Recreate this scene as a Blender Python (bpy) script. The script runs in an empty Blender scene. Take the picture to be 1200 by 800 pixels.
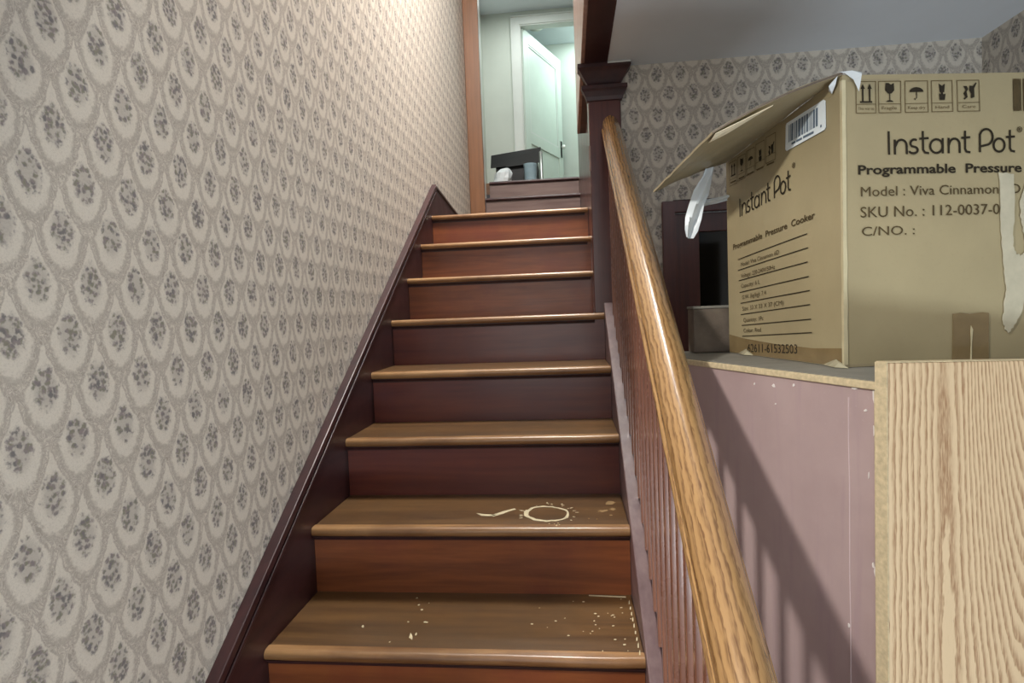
import bpy, bmesh, math, random
from mathutils import Vector, Matrix, noise

random.seed(7)
scene = bpy.context.scene
COL = scene.collection
PI = math.pi

# ------------------------------------------------------------------ camera
YAW, PITCH, ROLL = 0.100338, -0.049291, -0.037586
CAM = Vector((0.740333, -1.240755, 1.532053))
cy, sy = math.cos(YAW), math.sin(YAW)
cp, sp = math.cos(PITCH), math.sin(PITCH)
fwd = Vector((-sy * cp, cy * cp, sp))
right = Vector((cy, sy, 0))
up = right.cross(fwd)
r2 = math.cos(ROLL) * right + math.sin(ROLL) * up
u2 = -math.sin(ROLL) * right + math.cos(ROLL) * up
cam_data = bpy.data.cameras.new('camera')
cam_data.sensor_width = 36.0
cam_data.lens = 670.86 * 36.0 / 1200.0
cam_data.clip_start = 0.02
cam = bpy.data.objects.new('camera', cam_data)
COL.objects.link(cam)
m = Matrix((r2, u2, -fwd)).transposed().to_4x4()
m.translation = CAM
cam.matrix_world = m
scene.camera = cam

# ------------------------------------------------------------------ world, exposure
scene.view_settings.view_transform = 'Standard'
scene.view_settings.look = 'None'
scene.view_settings.exposure = 0.22
scene.view_settings.gamma = 1.0
scene.view_settings.use_curve_mapping = False
world = bpy.data.worlds.new('world')
scene.world = world
world.use_nodes = True
bg = world.node_tree.nodes['Background']
bg.inputs['Color'].default_value = (0.78, 0.86, 0.95, 1)
bg.inputs['Strength'].default_value = 0.20


# ------------------------------------------------------------------ lights
def area_light(name, loc, target, sx, sy_, power, color, spread=180):
    d = bpy.data.lights.new(name, 'AREA')
    d.shape = 'RECTANGLE'
    d.size, d.size_y = sx, sy_
    d.energy = power
    d.color = color
    d.spread = math.radians(spread)
    o = bpy.data.objects.new(name, d)
    COL.objects.link(o)
    o.location = loc
    o.rotation_euler = (Vector(target) - Vector(loc)).to_track_quat('-Z', 'Y').to_euler()
    return o


area_light('side_window_light', (-0.90, -1.62, 2.95), (1.0, -0.2, 1.1), 0.20, 0.20, 54, (1.0, 0.95, 0.88))
area_light('front_fill_light', (0.45, -3.1, 1.7), (0.35, 1.0, 1.8), 1.3, 1.8, 12, (1.0, 0.96, 0.91))  # unseen soft fill added behind the camera for left wall and balusters
area_light('ceiling_uplight_fill', (1.85, -2.4, 0.05), (1.6, -1.7, 1.6), 1.0, 1.0, 70, (0.84, 0.93, 1.0))  # added uplight, out of view, to brighten the right room's ceiling
area_light('stairwell_lamp', (0.68, 1.05, 4.70), (0.08, 1.7, 2.5), 0.6, 0.9, 126, (1.0, 0.975, 0.915), 140)
area_light('hall_lamp', (0.45, 4.5, 4.80), (0.45, 4.5, 2.6), 0.5, 0.5, 12, (0.95, 1.0, 0.96))
area_light('far_room_window_light', (1.22, 5.85, 4.97), (1.15, 5.95, 3.0), 0.5, 0.8, 16, (0.84, 1.0, 0.97))


# ------------------------------------------------------------------ node helpers
class NT:
    def __init__(self, name):
        self.mat = bpy.data.materials.new(name)
        self.mat.use_nodes = True
        self.t = self.mat.node_tree
        self.n = self.t.nodes
        self.bsdf = self.n['Principled BSDF']

    def link(self, a, b):
        self.t.links.new(a, b)

    def put(self, sock, v):
        if isinstance(v, bpy.types.NodeSocket):
            self.link(v, sock)
        elif isinstance(v, (tuple, list)) and len(v) == 3 and sock.type == 'RGBA':
            sock.default_value = (*v, 1)
        else:
            sock.default_value = v

    def math(self, op, a, b=0.0, c=None, clamp=False):
        nd = self.n.new('ShaderNodeMath')
        nd.operation = op
        nd.use_clamp = clamp
        self.put(nd.inputs[0], a)
        self.put(nd.inputs[1], b)
        if c is not None:
            self.put(nd.inputs[2], c)
        return nd.outputs[0]

    def mix(self, f, a, b, blend='MIX'):
        nd = self.n.new('ShaderNodeMix')
        nd.data_type = 'RGBA'
        nd.blend_type = blend
        self.put(nd.inputs[0], f)
        self.put(nd.inputs[6], a)
        self.put(nd.inputs[7], b)
        return nd.outputs[2]

    def mixf(self, f, a, b):
        nd = self.n.new('ShaderNodeMix')
        nd.data_type = 'FLOAT'
        self.put(nd.inputs[0], f)
        self.put(nd.inputs[2], a)
        self.put(nd.inputs[3], b)
        return nd.outputs[0]

    def ramp(self, f, stops, interp='LINEAR'):
        nd = self.n.new('ShaderNodeValToRGB')
        el = nd.color_ramp.elements
        nd.color_ramp.interpolation = interp
        while len(el) < len(stops):
            el.new(0.5)
        for e, (p, c) in zip(el, stops):
            e.position = p
            e.color = (*c, 1) if len(c) == 3 else c
        self.put(nd.inputs[0], f)
        return nd.outputs[0]

    def step(self, f, lo, hi):
        nd = self.n.new('ShaderNodeMapRange')
        nd.interpolation_type = 'SMOOTHSTEP'
        self.put(nd.inputs[0], f)
        self.put(nd.inputs[1], lo)
        self.put(nd.inputs[2], hi)
        nd.inputs[3].default_value = 0
        nd.inputs[4].default_value = 1
        return nd.outputs[0]

    def pos(self):
        g = self.n.new('ShaderNodeNewGeometry')
        return g.outputs['Position']

    def objc(self):
        g = self.n.new('ShaderNodeTexCoord')
        return g.outputs['Object']

    def mapping(self, v, scale=(1, 1, 1), rot=(0, 0, 0), loc=(0, 0, 0)):
        nd = self.n.new('ShaderNodeMapping')
        self.link(v, nd.inputs[0])
        nd.inputs['Scale'].default_value = scale
        nd.inputs['Rotation'].default_value = rot
        nd.inputs['Location'].default_value = loc
        return nd.outputs[0]

    def noise(self, v, scale, detail=4, rough=0.55, dist=0.0):
        nd = self.n.new('ShaderNodeTexNoise')
        self.link(v, nd.inputs['Vector'])
        nd.inputs['Scale'].default_value = scale
        nd.inputs['Detail'].default_value = detail
        nd.inputs['Roughness'].default_value = rough
        nd.inputs['Distortion'].default_value = dist
        return nd.outputs[0]

    def voro(self, v, scale, out='Distance', feature='F1'):
        nd = self.n.new('ShaderNodeTexVoronoi')
        nd.feature = feature
        self.link(v, nd.inputs['Vector'])
        nd.inputs['Scale'].default_value = scale
        return nd.outputs[out]

    def sep(self, v):
        nd = self.n.new('ShaderNodeSeparateXYZ')
        self.link(v, nd.inputs[0])
        return nd.outputs

    def comb(self, x, y, z=0.0):
        nd = self.n.new('ShaderNodeCombineXYZ')
        self.put(nd.inputs[0], x)
        self.put(nd.inputs[1], y)
        self.put(nd.inputs[2], z)
        return nd.outputs[0]

    def bump(self, h, strength=0.2, dist=0.01):
        nd = self.n.new('ShaderNodeBump')
        nd.inputs['Strength'].default_value = strength
        nd.inputs['Distance'].default_value = dist
        self.link(h, nd.inputs['Height'])
        self.link(nd.outputs[0], self.bsdf.inputs['Normal'])

    def done(self, color=None, rough=0.5, metal=0.0, coat=0.0, coat_rough=0.1, spec=0.5, trans=0.0):
        b = self.bsdf
        if color is not None:
            self.put(b.inputs['Base Color'], color)
        self.put(b.inputs['Roughness'], rough)
        b.inputs['Metallic'].default_value = metal
        b.inputs['Coat Weight'].default_value = coat
        b.inputs['Coat Roughness'].default_value = coat_rough
        b.inputs['Specular IOR Level'].default_value = spec
        b.inputs['Transmission Weight'].default_value = trans
        return self.mat


def s2l(r, g, b):
    f = lambda c: (c / 255 / 12.92) if c / 255 <= 0.04045 else ((c / 255 + 0.055) / 1.055) ** 2.4
    return (f(r), f(g), f(b))


def plain(name, rgb, rough=0.6, var=0.12, scale=6.0, spec=0.4, metal=0.0, bump=0.0, coat=0.0):
    t = NT(name)
    c = s2l(*rgb)
    n = t.noise(t.pos(), scale, 5)
    d = tuple(x * (1 - var) for x in c)
    h = tuple(min(1, x * (1 + var)) for x in c)
    col = t.ramp(n, [(0.3, d), (0.7, h)])
    if bump:
        t.bump(t.noise(t.pos(), scale * 12, 4), bump, 0.004)
    return t.done(col, rough, metal, spec=spec, coat=coat)


def wood(name, light, dark, axis='x', stretch=14, scale=9, rough=0.4, coat=0.3, coat_rough=0.15,
         blotch=None, blotch_amt=0.4, bump=0.08, fine=0.5, spec=0.5, rot=(0, 0, 0)):
    t = NT(name)
    v = t.objc()
    if rot != (0, 0, 0):
        v = t.mapping(v, rot=rot)
    s = {'x': (1 / stretch, 1, 1), 'y': (1, 1 / stretch, 1), 'z': (1, 1, 1 / stretch)}[axis]
    vs = t.mapping(v, s)
    n1 = t.noise(vs, scale * 2.2, 6, 0.6, 0.6)
    n2 = t.noise(vs, scale * 9, 3, 0.6)
    f = t.mixf(fine * 0.5, n1, n2)
    col = t.ramp(f, [(0.34, s2l(*dark)), (0.62, s2l(*light))])
    if blotch:
        nb = t.noise(v, 3.4, 5, 0.6)
        col = t.mix(t.math('MULTIPLY', t.step(nb, 0.45, 0.68), blotch_amt), col, s2l(*blotch))
    t.bump(f, bump, 0.004)
    rr = t.mixf(t.noise(v, 11, 3), rough * 0.75, min(1, rough * 1.3))
    return t.done(col, rr, coat=coat, coat_rough=coat_rough, spec=spec)


def cathedral_oak(name, light, dark, freq=75, axis='z', rot=(0, 0, 0), rough=0.4, coat=0.2, contrast=0.75,
                  squash=0.08, warp_amt=0.03, lean=0.0, lean_from=0.1, width=0.1):
    """plain-sawn oak: grain lines cut lengthwise that sway and lean into cathedral arcs, with short dark pores"""
    t = NT(name)
    v = t.objc()
    if rot != (0, 0, 0):
        v = t.mapping(v, rot=rot)
    x, y, z = t.sep(v)
    along, across, other = {'z': (z, x, y), 'y': (y, x, z)}[axis]
    w = t.comb(across, other, t.math('MULTIPLY', along, squash))
    warp = t.math('SUBTRACT', t.noise(w, 9.0, 2, 0.5), 0.5)
    warp2 = t.math('SUBTRACT', t.noise(t.comb(across, other, t.math('MULTIPLY', along, squash * 4)), 40.0, 3, 0.6), 0.5)
    u = t.math('ADD', t.math('ADD', across, t.math('MULTIPLY', other, 0.35)),
               t.math('ADD', t.math('MULTIPLY', warp, warp_amt), t.math('MULTIPLY', warp2, warp_amt * 0.35)))
    if lean:
        k = t.step(across, lean_from, lean_from + width)
        u = t.math('SUBTRACT', u, t.math('MULTIPLY', t.math('MULTIPLY', along, k), lean))
    ring = t.math('FRACT', t.math('MULTIPLY', u, freq))
    saw = t.math('MULTIPLY', t.step(ring, 0.20, 0.80), t.step(ring, 1.0, 0.88))
    pores = t.noise(t.comb(t.math('MULTIPLY', across, 420), t.math('MULTIPLY', other, 420), t.math('MULTIPLY', along, 34)), 1.0, 2, 0.7)
    f = t.math('MULTIPLY', saw, t.mixf(0.65, 1.0, t.step(pores, 0.34, 0.60)))
    f = t.math('ADD', t.math('MULTIPLY', f, contrast), t.math('MULTIPLY', t.step(pores, 0.55, 0.75), 0.16), clamp=True)
    col = t.mix(f, s2l(*light), s2l(*dark))
    tone = t.noise(w, 4.0, 3)
    col = t.mix(t.math('MULTIPLY', tone, 0.28), col, s2l(*dark))
    t.bump(f, 0.06, 0.002)
    return t.done(col, rough, coat=coat, coat_rough=0.2)


PALE, MIDT, LINE = (216, 210, 198), (206, 199, 188), (170, 163, 153)


def wallpaper(name, axis, cu, cv):
    t = NT(name)
    P = t.pos()
    x, y, z = t.sep(P)
    u0 = y if axis == 'y' else x
    A, V = 0.094, 0.157
    wob = t.noise(P, 55, 2)
    wob2 = t.noise(t.mapping(P, loc=(3.1, 7.7, 1.3)), 55, 2)
    u = t.math('ADD', t.math('DIVIDE', t.math('SUBTRACT', u0, cu), A), t.math('MULTIPLY', t.math('SUBTRACT', wob, 0.5), 0.10))
    v = t.math('ADD', t.math('DIVIDE', t.math('SUBTRACT', z, cv), V), t.math('MULTIPLY', t.math('SUBTRACT', wob2, 0.5), 0.07))

    def cell(off):
        px = t.math('SUBTRACT', t.math('FRACT', t.math('ADD', u, 0.5 + off)), 0.5)
        py = t.math('SUBTRACT', t.math('FRACT', t.math('ADD', v, 0.5 + off)), 0.5)
        top = t.math('MAXIMUM', t.math('ADD', py, 0.05), 0.0)
        wd = t.math('ADD', t.math('SUBTRACT', 0.41, t.math('MULTIPLY', top, 1.30)), t.math('MULTIPLY', t.math('MULTIPLY', top, top), 1.15))
        wd = t.math('MAXIMUM', wd, 0.03)
        a = t.math('DIVIDE', px, wd)
        b = t.math('DIVIDE', py, 0.46)
        k = t.math('SQRT', t.math('ADD', t.math('MULTIPLY', a, a), t.math('MULTIPLY', b, b)))
        return px, py, k

    ax, ay, ka = cell(0.0)
    bx, by, kb = cell(0.5)
    sel = t.math('LESS_THAN', ka, kb)
    px, py, k = t.mixf(sel, bx, ax), t.mixf(sel, by, ay), t.math('MINIMUM', ka, kb)
    rough_n = t.noise(P, 150, 3, 0.6)
    kk = t.math('ADD', k, t.math('MULTIPLY', t.math('SUBTRACT', rough_n, 0.5), 0.30))
    # ground: leafy scroll work between the medallions
    swirl = t.noise(P, 46, 3, 0.6, 2.2)
    ground = t.ramp(swirl, [(0.36, s2l(*LINE)), (0.42, s2l(*MIDT)), (0.47, s2l(176, 169, 159)), (0.52, s2l(186, 178, 168)), (0.56, s2l(*PALE)), (0.64, s2l(192, 185, 174))])
    col = t.mix(t.step(kk, 0.98, 0.78), ground, s2l(*PALE))
    ring = t.math('MULTIPLY', t.step(kk, 0.80, 0.92), t.step(kk, 1.10, 0.96))
    col = t.mix(t.math('MULTIPLY', t.math('MULTIPLY', ring, t.step(swirl, 0.38, 0.56)), 0.6), col, s2l(*LINE))
    # bouquet
    qa = t.math('DIVIDE', px, 0.25)
    qb = t.math('DIVIDE', t.math('SUBTRACT', py, -0.03), 0.235)
    kq = t.math('SQRT', t.math('ADD', t.math('MULTIPLY', qa, qa), t.math('MULTIPLY', qb, qb)))
    petals = t.math('ADD', t.math('MULTIPLY', t.voro(P, 105), 0.55), t.math('MULTIPLY', t.noise(P, 120, 2, 0.6), 0.75))
    tint = t.noise(P, 70, 1)
    flower = t.ramp(tint, [(0.36, s2l(112, 111, 112)), (0.48, s2l(142, 132, 133)), (0.56, s2l(132, 132, 114)), (0.68, s2l(120, 116, 120))])
    mask = t.math('MULTIPLY', t.step(t.math('ADD', kq, t.math('MULTIPLY', t.math('SUBTRACT', rough_n, 0.5), 0.7)), 1.0, 0.72),
                  t.step(petals, 0.76, 0.54))
    soft = t.math('MULTIPLY', t.step(kq, 1.05, 0.5), 0.40)
    col = t.mix(soft, col, s2l(146, 140, 136))
    col = t.mix(t.math('MULTIPLY', mask, 0.92), col, flower)
    grain = t.noise(P, 420, 2, 0.7)
    col = t.mix(t.math('MULTIPLY', t.step(grain, 0.42, 0.75), 0.22), col, s2l(140, 133, 124))
    t.bump(t.noise(P, 300, 3), 0.12, 0.002)
    return t.done(col, 0.72, spec=0.25)


# ------------------------------------------------------------------ materials
M = {}
M['paper_left'] = wallpaper('wallpaper_left', 'y', -0.436, 1.845)
M['paper_back'] = wallpaper('wallpaper_back', 'x', 1.265, 2.397)
M['paper_right'] = wallpaper('wallpaper_right', 'y', 0.3, 2.397)
M['tread'] = wood('worn_tread_wood', (106, 76, 42), (76, 52, 29), 'x', 12, 8, 0.42, 0.12, 0.3, (80, 60, 38), 0.5, 0.06)
M['nosing'] = wood('worn_nosing_wood', (172, 132, 88), (120, 80, 46), 'x', 16, 10, 0.36, 0.3, 0.2, (96, 62, 36), 0.5, 0.06)
M['riser'] = wood('riser_wood', (144, 82, 44), (100, 52, 30), 'x', 14, 7, 0.36, 0.28, 0.22, (112, 48, 38), 0.5, 0.05)
M['riser_red'] = wood('maroon_riser_wood', (112, 54, 40), (80, 34, 32), 'x', 14, 7, 0.32, 0.35, 0.2, (92, 44, 46), 0.6, 0.05)
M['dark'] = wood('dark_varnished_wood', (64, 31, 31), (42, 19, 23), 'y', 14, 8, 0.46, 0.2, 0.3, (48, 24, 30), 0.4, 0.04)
M['darkz'] = wood('dark_varnished_upright', (96, 48, 42), (66, 30, 28), 'z', 18, 10, 0.34, 0.4, 0.2, (56, 28, 30), 0.4, 0.05)
M['baluster'] = wood('red_brown_baluster', (154, 106, 84), (104, 66, 52), 'z', 20, 14, 0.26, 0.5, 0.14, (120, 90, 84), 0.3, 0.06)
M['shoe'] = wood('dull_purple_brown_wood', (120, 98, 98), (92, 68, 70), 'y', 14, 10, 0.42, 0.2, 0.25, None, 0, 0.04)
M['post'] = wood('post_wood', (98, 54, 48), (70, 34, 32), 'z', 20, 10, 0.30, 0.5, 0.16, (60, 30, 32), 0.4, 0.04)
M['upper_riser'] = wood('upper_riser_wood', (122, 102, 96), (98, 76, 72), 'x', 14, 8, 0.36, 0.3, 0.2, None, 0, 0.03)
M['orange'] = wood('orange_stained_casing', (132, 89, 58), (106, 70, 44), 'z', 22, 9, 0.40, 0.25, 0.2, (110, 76, 52), 0.4, 0.05)
M['fascia'] = wood('pinkish_fascia_wood', (172, 140, 126), (140, 106, 96), 'z', 20, 8, 0.38, 0.3, 0.2, None, 0, 0.03)
M['rail'] = cathedral_oak('oak_handrail', (186, 146, 96), (102, 68, 40), 95, 'y', (-0.6079, 0, 0), 0.26, 0.6, 0.8, 0.10, 0.05)
M['oak'] = cathedral_oak('oak_look_laminate', (228, 204, 166), (150, 110, 76), 78, 'z', (0, 0, 0), 0.45, 0.1, 0.85, 0.10, 0.035, 0.30, 0.08, 0.22)
M['chipboard'] = plain('raw_chipboard_edge', (198, 182, 148), 0.7, 0.18, 120, 0.3)
M['purple'] = None
M['ceiling'] = plain('pale_blue_ceiling_paint', (226, 233, 240), 0.8, 0.03, 3, 0.2)
M['white_wall'] = plain('off_white_wall_paint', (200, 206, 198), 0.7, 0.03, 4, 0.25)
M['white_trim'] = plain('grey_white_trim_paint', (212, 216, 212), 0.4, 0.03, 8, 0.4)
M['door_paint'] = plain('pale_green_grey_door_paint', (202, 212, 204), 0.4, 0.03, 6, 0.4)
M['black'] = plain('black_plastic', (5, 7, 8), 0.5, 0.3, 20, 0.4)
M['blackglass'] = plain('dark_glass', (8, 8, 9), 0.08, 0.2, 4, 0.5)
M['floorwood'] = wood('floor_boards', (120, 84, 56), (86, 56, 36), 'y', 16, 8, 0.4, 0.2)
M['ink'] = plain('dark_brown_print', (44, 38, 28), 0.7, 0.1, 40, 0.2)
M['ink_faint'] = plain('faded_brown_print', (98, 84, 58), 0.7, 0.2, 90, 0.2)
M['ink_soft'] = plain('soft_brown_print', (78, 66, 44), 0.7, 0.2, 60, 0.2)
M['label_white'] = plain('white_label_paper', (226, 236, 240), 0.5, 0.02, 30, 0.3)
M['label_ink'] = plain('label_ink', (96, 112, 128), 0.6, 0.1, 60, 0.2)
M['film'] = plain('white_plastic_film', (216, 224, 228), 0.22, 0.06, 25, 0.6, coat=0.4)
M['film_dull'] = plain('dull_clear_film', (172, 166, 140), 0.2, 0.12, 40, 0.6, coat=0.5)
M['tape_pale'] = plain('pale_clear_tape', (198, 188, 154), 0.25, 0.08, 30, 0.6, coat=0.4)
M['tape_brown'] = plain('brown_packing_tape', (126, 108, 76), 0.22, 0.10, 30, 0.5, coat=0.4)
M['torn'] = plain('torn_pale_paper', (222, 212, 186), 0.75, 0.08, 60, 0.2)
M['torn_grey'] = plain('torn_grey_label_remains', (184, 178, 156), 0.7, 0.08, 45, 0.2)
M['grime'] = plain('grey_brown_block', (104, 94, 84), 0.7, 0.28, 18, 0.3, bump=0.2)
M['dust_top'] = plain('dusty_grey_top', (132, 130, 122), 0.6, 0.15, 14, 0.3)
M['scuff'] = plain('pale_scuff', (208, 196, 164), 0.7, 0.12, 60, 0.2)
M['scuff_dull'] = plain('dull_scuff', (150, 122, 86), 0.7, 0.12, 60, 0.2)
M['chip_white'] = plain('white_paint_chip', (226, 220, 216), 0.6, 0.04, 60, 0.2)
M['bulb_white'] = plain('milk_glass', (236, 238, 230), 0.3, 0.02, 10, 0.4)
M['bluish'] = plain('bluish_plastic_tub', (150, 178, 190), 0.3, 0.06, 20, 0.5)
M['scratch'] = plain('pale_scratch', (206, 188, 190), 0.6, 0.05, 60, 0.3)
M['knob'] = plain('white_porcelain', (236, 238, 234), 0.2, 0.02, 10, 0.6)
M['steel'] = plain('grey_metal_tube', (160, 168, 166), 0.3, 0.06, 20, 0.5, metal=0.7)


def purple_paint():
    t = NT('faded_purple_paint')
    P = t.pos()
    n = t.noise(P, 5, 5)
    col = t.ramp(n, [(0.3, s2l(164, 143, 142)), (0.7, s2l(180, 159, 157))])
    stre = t.noise(t.mapping(P, (9, 9, 0.7)), 5, 4)
    col = t.mix(t.math('MULTIPLY', t.step(stre, 0.52, 0.72), 0.3), col, s2l(158, 134, 142))
    spk = t.noise(P, 130, 3, 0.7)
    col = t.mix(t.math('MULTIPLY', t.step(spk, 0.66, 0.74), 0.35), col, s2l(188, 172, 172))
    t.bump(t.noise(P, 60, 4), 0.06, 0.003)
    return t.done(col, 0.5, spec=0.35)


M['purple'] = purple_paint()


def cardboard(name, rgb):
    t = NT(name)
    P = t.objc()
    c = s2l(*rgb)
    n = t.noise(P, 5, 5)
    col = t.ramp(n, [(0.3, tuple(x * 0.90 for x in c)), (0.7, tuple(min(1, x * 1.07) for x in c))])
    sp_ = t.noise(P, 190, 3, 0.7)
    col = t.mix(t.math('MULTIPLY', t.step(sp_, 0.55, 0.8), 0.25), col, tuple(x * 0.7 for x in c))
    # crumpled stretch film lying over the board: slow relief, glossy coat
    t.bump(t.noise(t.mapping(P, (1, 1, 0.45)), 9, 3, 0.5, 0.8), 0.10, 0.02)
    return t.done(col, 0.5, coat=0.25, coat_rough=0.28, spec=0.35)


M['card'] = cardboard('brown_cardboard', (158, 146, 114))
M['card_in'] = cardboard('inner_cardboard', (150, 138, 110))


# ------------------------------------------------------------------ mesh helpers
class MB:
    def __init__(self):
        self.v, self.f = [], []

    def poly(self, pts):
        b = len(self.v)
        self.v += [tuple(p) for p in pts]
        self.f.append(tuple(range(b, b + len(pts))))
        return self

    def hexa(self, p):
        """8 points: bottom ring 0-3, top ring 4-7"""
        b = len(self.v)
        self.v += [tuple(q) for q in p]
        for a in ((0, 3, 2, 1), (4, 5, 6, 7), (0, 1, 5, 4), (1, 2, 6, 5), (2, 3, 7, 6), (3, 0, 4, 7)):
            self.f.append(tuple(b + i for i in a))
        return self

    def box(self, x0, x1, y0, y1, z0, z1):
        return self.hexa([(x0, y0, z0), (x1, y0, z0), (x1, y1, z0), (x0, y1, z0),
                          (x0, y0, z1), (x1, y0, z1), (x1, y1, z1), (x0, y1, z1)])

    def sweep(self, rings, closed=True, caps=True):
        """rings: list of equal-length point loops"""
        b = len(self.v)
        n = len(rings[0])
        for r in rings:
            self.v += [tuple(p) for p in r]
        for i in range(len(rings) - 1):
            for j in range(n if closed else n - 1):
                k = (j + 1) % n
                self.f.append((b + i * n + j, b + i * n + k, b + (i + 1) * n + k, b + (i + 1) * n + j))
        if caps and closed:
            self.f.append(tuple(b + j for j in reversed(range(n))))
            self.f.append(tuple(b + (len(rings) - 1) * n + j for j in range(n)))
        return self

    def prism(self, loop, d):
        d = Vector(d)
        return self.sweep([[Vector(p) for p in loop], [Vector(p) + d for p in loop]])

    def lathe(self, prof, centre=(0, 0, 0), n=20, axis='z'):
        c = Vector(centre)
        rings = []
        for r, h in prof:
            ring = []
            for j in range(n):
                a = 2 * PI * j / n
                p = Vector((r * math.cos(a), r * math.sin(a), h))
                if axis == 'y':
                    p = Vector((p.x, h, p.y))
                elif axis == 'x':
                    p = Vector((h, p.x, p.y))
                ring.append(c + p)
            rings.append(ring)
        return self.sweep(rings)


def link(name, mb, mat, parent=None, bevel=0.0, seg=2, smooth=False, tri=False):
    me = bpy.data.meshes.new(name)
    me.from_pydata(mb.v, [], mb.f)
    bm = bmesh.new()
    bm.from_mesh(me)
    bmesh.ops.remove_doubles(bm, verts=bm.verts, dist=1e-5)
    bmesh.ops.recalc_face_normals(bm, faces=bm.faces)
    if bevel:
        ed = [e for e in bm.edges if len(e.link_faces) == 2 and e.calc_face_angle(0) > 0.5]
        bmesh.ops.bevel(bm, geom=ed, offset=bevel, segments=seg, affect='EDGES', profile=0.5, clamp_overlap=True)
    bm.to_mesh(me)
    bm.free()
    if smooth:
        me.polygons.foreach_set('use_smooth', [True] * len(me.polygons))
        me.update()
        try:
            me.set_sharp_from_angle(angle=math.radians(40))
        except Exception:
            pass
    me.materials.append(mat)
    o = bpy.data.objects.new(name, me)
    COL.objects.link(o)
    if parent:
        o.parent = parent
        o.matrix_parent_inverse = parent.matrix_basis.inverted()
    return o


def thing(name, label, cat, loc=(0, 0, 0), group=None):
    o = bpy.data.objects.new(name, None)
    o.empty_display_size = 0.1
    COL.objects.link(o)
    o.location = loc
    o['label'] = label
    o['category'] = cat
    if group:
        o['group'] = group
    return o


def tag(o, label, cat, group=None):
    o['label'] = label
    o['category'] = cat
    if group:
        o['group'] = group
    return o


def struct(name, mb, mat, parent=None, bevel=0.0, label=None):
    o = link(name, mb, mat, parent, bevel)
    if parent is None:
        o['kind'] = 'structure'
        if label:
            o['label'] = label
    return o


# ------------------------------------------------------------------ setting
RUN, RISE, Z0 = 0.2731, 0.19, 0.76
SL = RISE / RUN
XR = 0.884
ZC = 2.515


def nz(y):
    return Z0 + SL * y


def step_z(k):
    return Z0 + RISE * k


struct('floor', MB().box(-2.6, 2.45, -3.4, 1.27, -0.1, 0.0), M['floorwood'], label='brown board floor of the entry')
struct('wall_left', MB().box(-0.16, -0.02, -0.61, 3.36, 0, 4.84), M['paper_left'], label='floral papered wall along the stairs')
struct('trim_8', MB().box(-0.172, -0.014, -0.628, -0.6105, 0, 3.1), M['dark'], bevel=0.003, label='dark wooden casing at the near end of the left wall')
# back wall with a doorway
DX0, DX1, DZ = 1.165, 1.95, 1.925
wb = MB()
wb.box(0.978, DX0, 1.17, 1.27, 0, ZC)
wb.box(DX1, 2.35, 1.17, 1.27, 0, ZC)
wb.box(DX0, DX1, 1.17, 1.27, DZ, ZC)
struct('wall_back', wb, M['paper_back'], label='floral papered wall behind the cardboard carton')
struct('wall_right', MB().box(2.345, 2.45, -3.4, 1.17, 0, ZC), M['paper_right'], label='floral papered wall at the far right')
cl = MB()
cl.box(0.925, 2.45, -3.4, 1.27, ZC, ZC + 0.12)
cl.box(-0.02, 0.925, -3.4, -0.15, ZC, ZC + 0.12)
cl.box(-2.6, -0.02, -3.4, -0.575, 3.1, 3.2)
struct('ceiling', cl, M['ceiling'], label='pale blue grey ceiling over the right room')

# beam over the balustrade and its tall side board
struct('trim_1', MB().box(0.835, 0.925, -0.15, 1.21, ZC - 0.004, ZC + 0.1), M['dark'], label='dark wooden soffit beam running above the handrail')
struct('trim_2', MB().box(0.82, 0.836, -0.15, 2.03, ZC, 4.84), M['fascia'], bevel=0.003, label='pinkish brown side board of the stair opening')
struct('trim_3', MB().box(0.8235, 0.865, 2.0, 2.03, ZC + 0.002, 4.84).box(0.836, 0.925, 1.21, 2.0, ZC, ZC + 0.1), M['dark'], label='dark return board at the end of the stair opening')
struct('wall_stair_right', MB().box(0.865, 0.945, 1.28, 3.68, 0, 4.84), M['darkz'], label='dark wood wall beside the upper steps')

# upper hall
UF = Z0 + RISE * 10
struct('floor_upper', MB().box(-0.6, 1.7, 3.72, 5.24, UF - 0.1, UF - 0.002), M['floorwood'], label='upper hall floor')
struct('wall_hall_left', MB().box(-0.24, -0.12, 3.50, 5.22, UF - 0.1, 4.84), M['white_wall'], label='off white left wall of the upper hall')
struct('wall_hall_right', MB().box(1.55, 1.65, 3.7, 6.5, UF - 0.1, 5.05), M['white_wall'], label='off white right wall upstairs')
hw = MB()
HY = 5.22
hw.box(-0.8, 0.30, HY, HY + 0.10, UF - 0.1, 5.05)
hw.box(0.30, 1.14, HY, HY + 0.10, 4.695, 5.05)
hw.box(1.14, 1.65, HY, HY + 0.10, UF - 0.1, 5.05)
struct('wall_hall_back', hw, M['white_wall'], label='off white wall at the end of the upper hall')
struct('ceiling_upper', MB().box(-0.7, 1.7, -0.15, HY - 0.001, 4.84, 4.92), M['ceiling'], label='grey ceiling of the upper hall')
struct('floor_far', MB().box(-0.7, 1.7, HY + 0.02, 6.5, UF - 0.12, UF - 0.004), M['floorwood'], label='floor of the room beyond the hall')
struct('wall_far_back', MB().box(-0.7, 1.55, 6.42, 6.52, UF - 0.1, 5.0), M['white_wall'], label='bright wall of the room beyond the hall')
struct('wall_far_left', MB().box(-0.8, -0.7, HY + 0.1, 6.5, UF - 0.1, 5.05), M['white_wall'], label='left wall of the room beyond the hall')
struct('ceiling_far', MB().box(-0.8, 1.7, HY + 0.12, 6.6, 5.0, 5.08), M['ceiling'], label='ceiling of the room beyond the hall')

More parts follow.
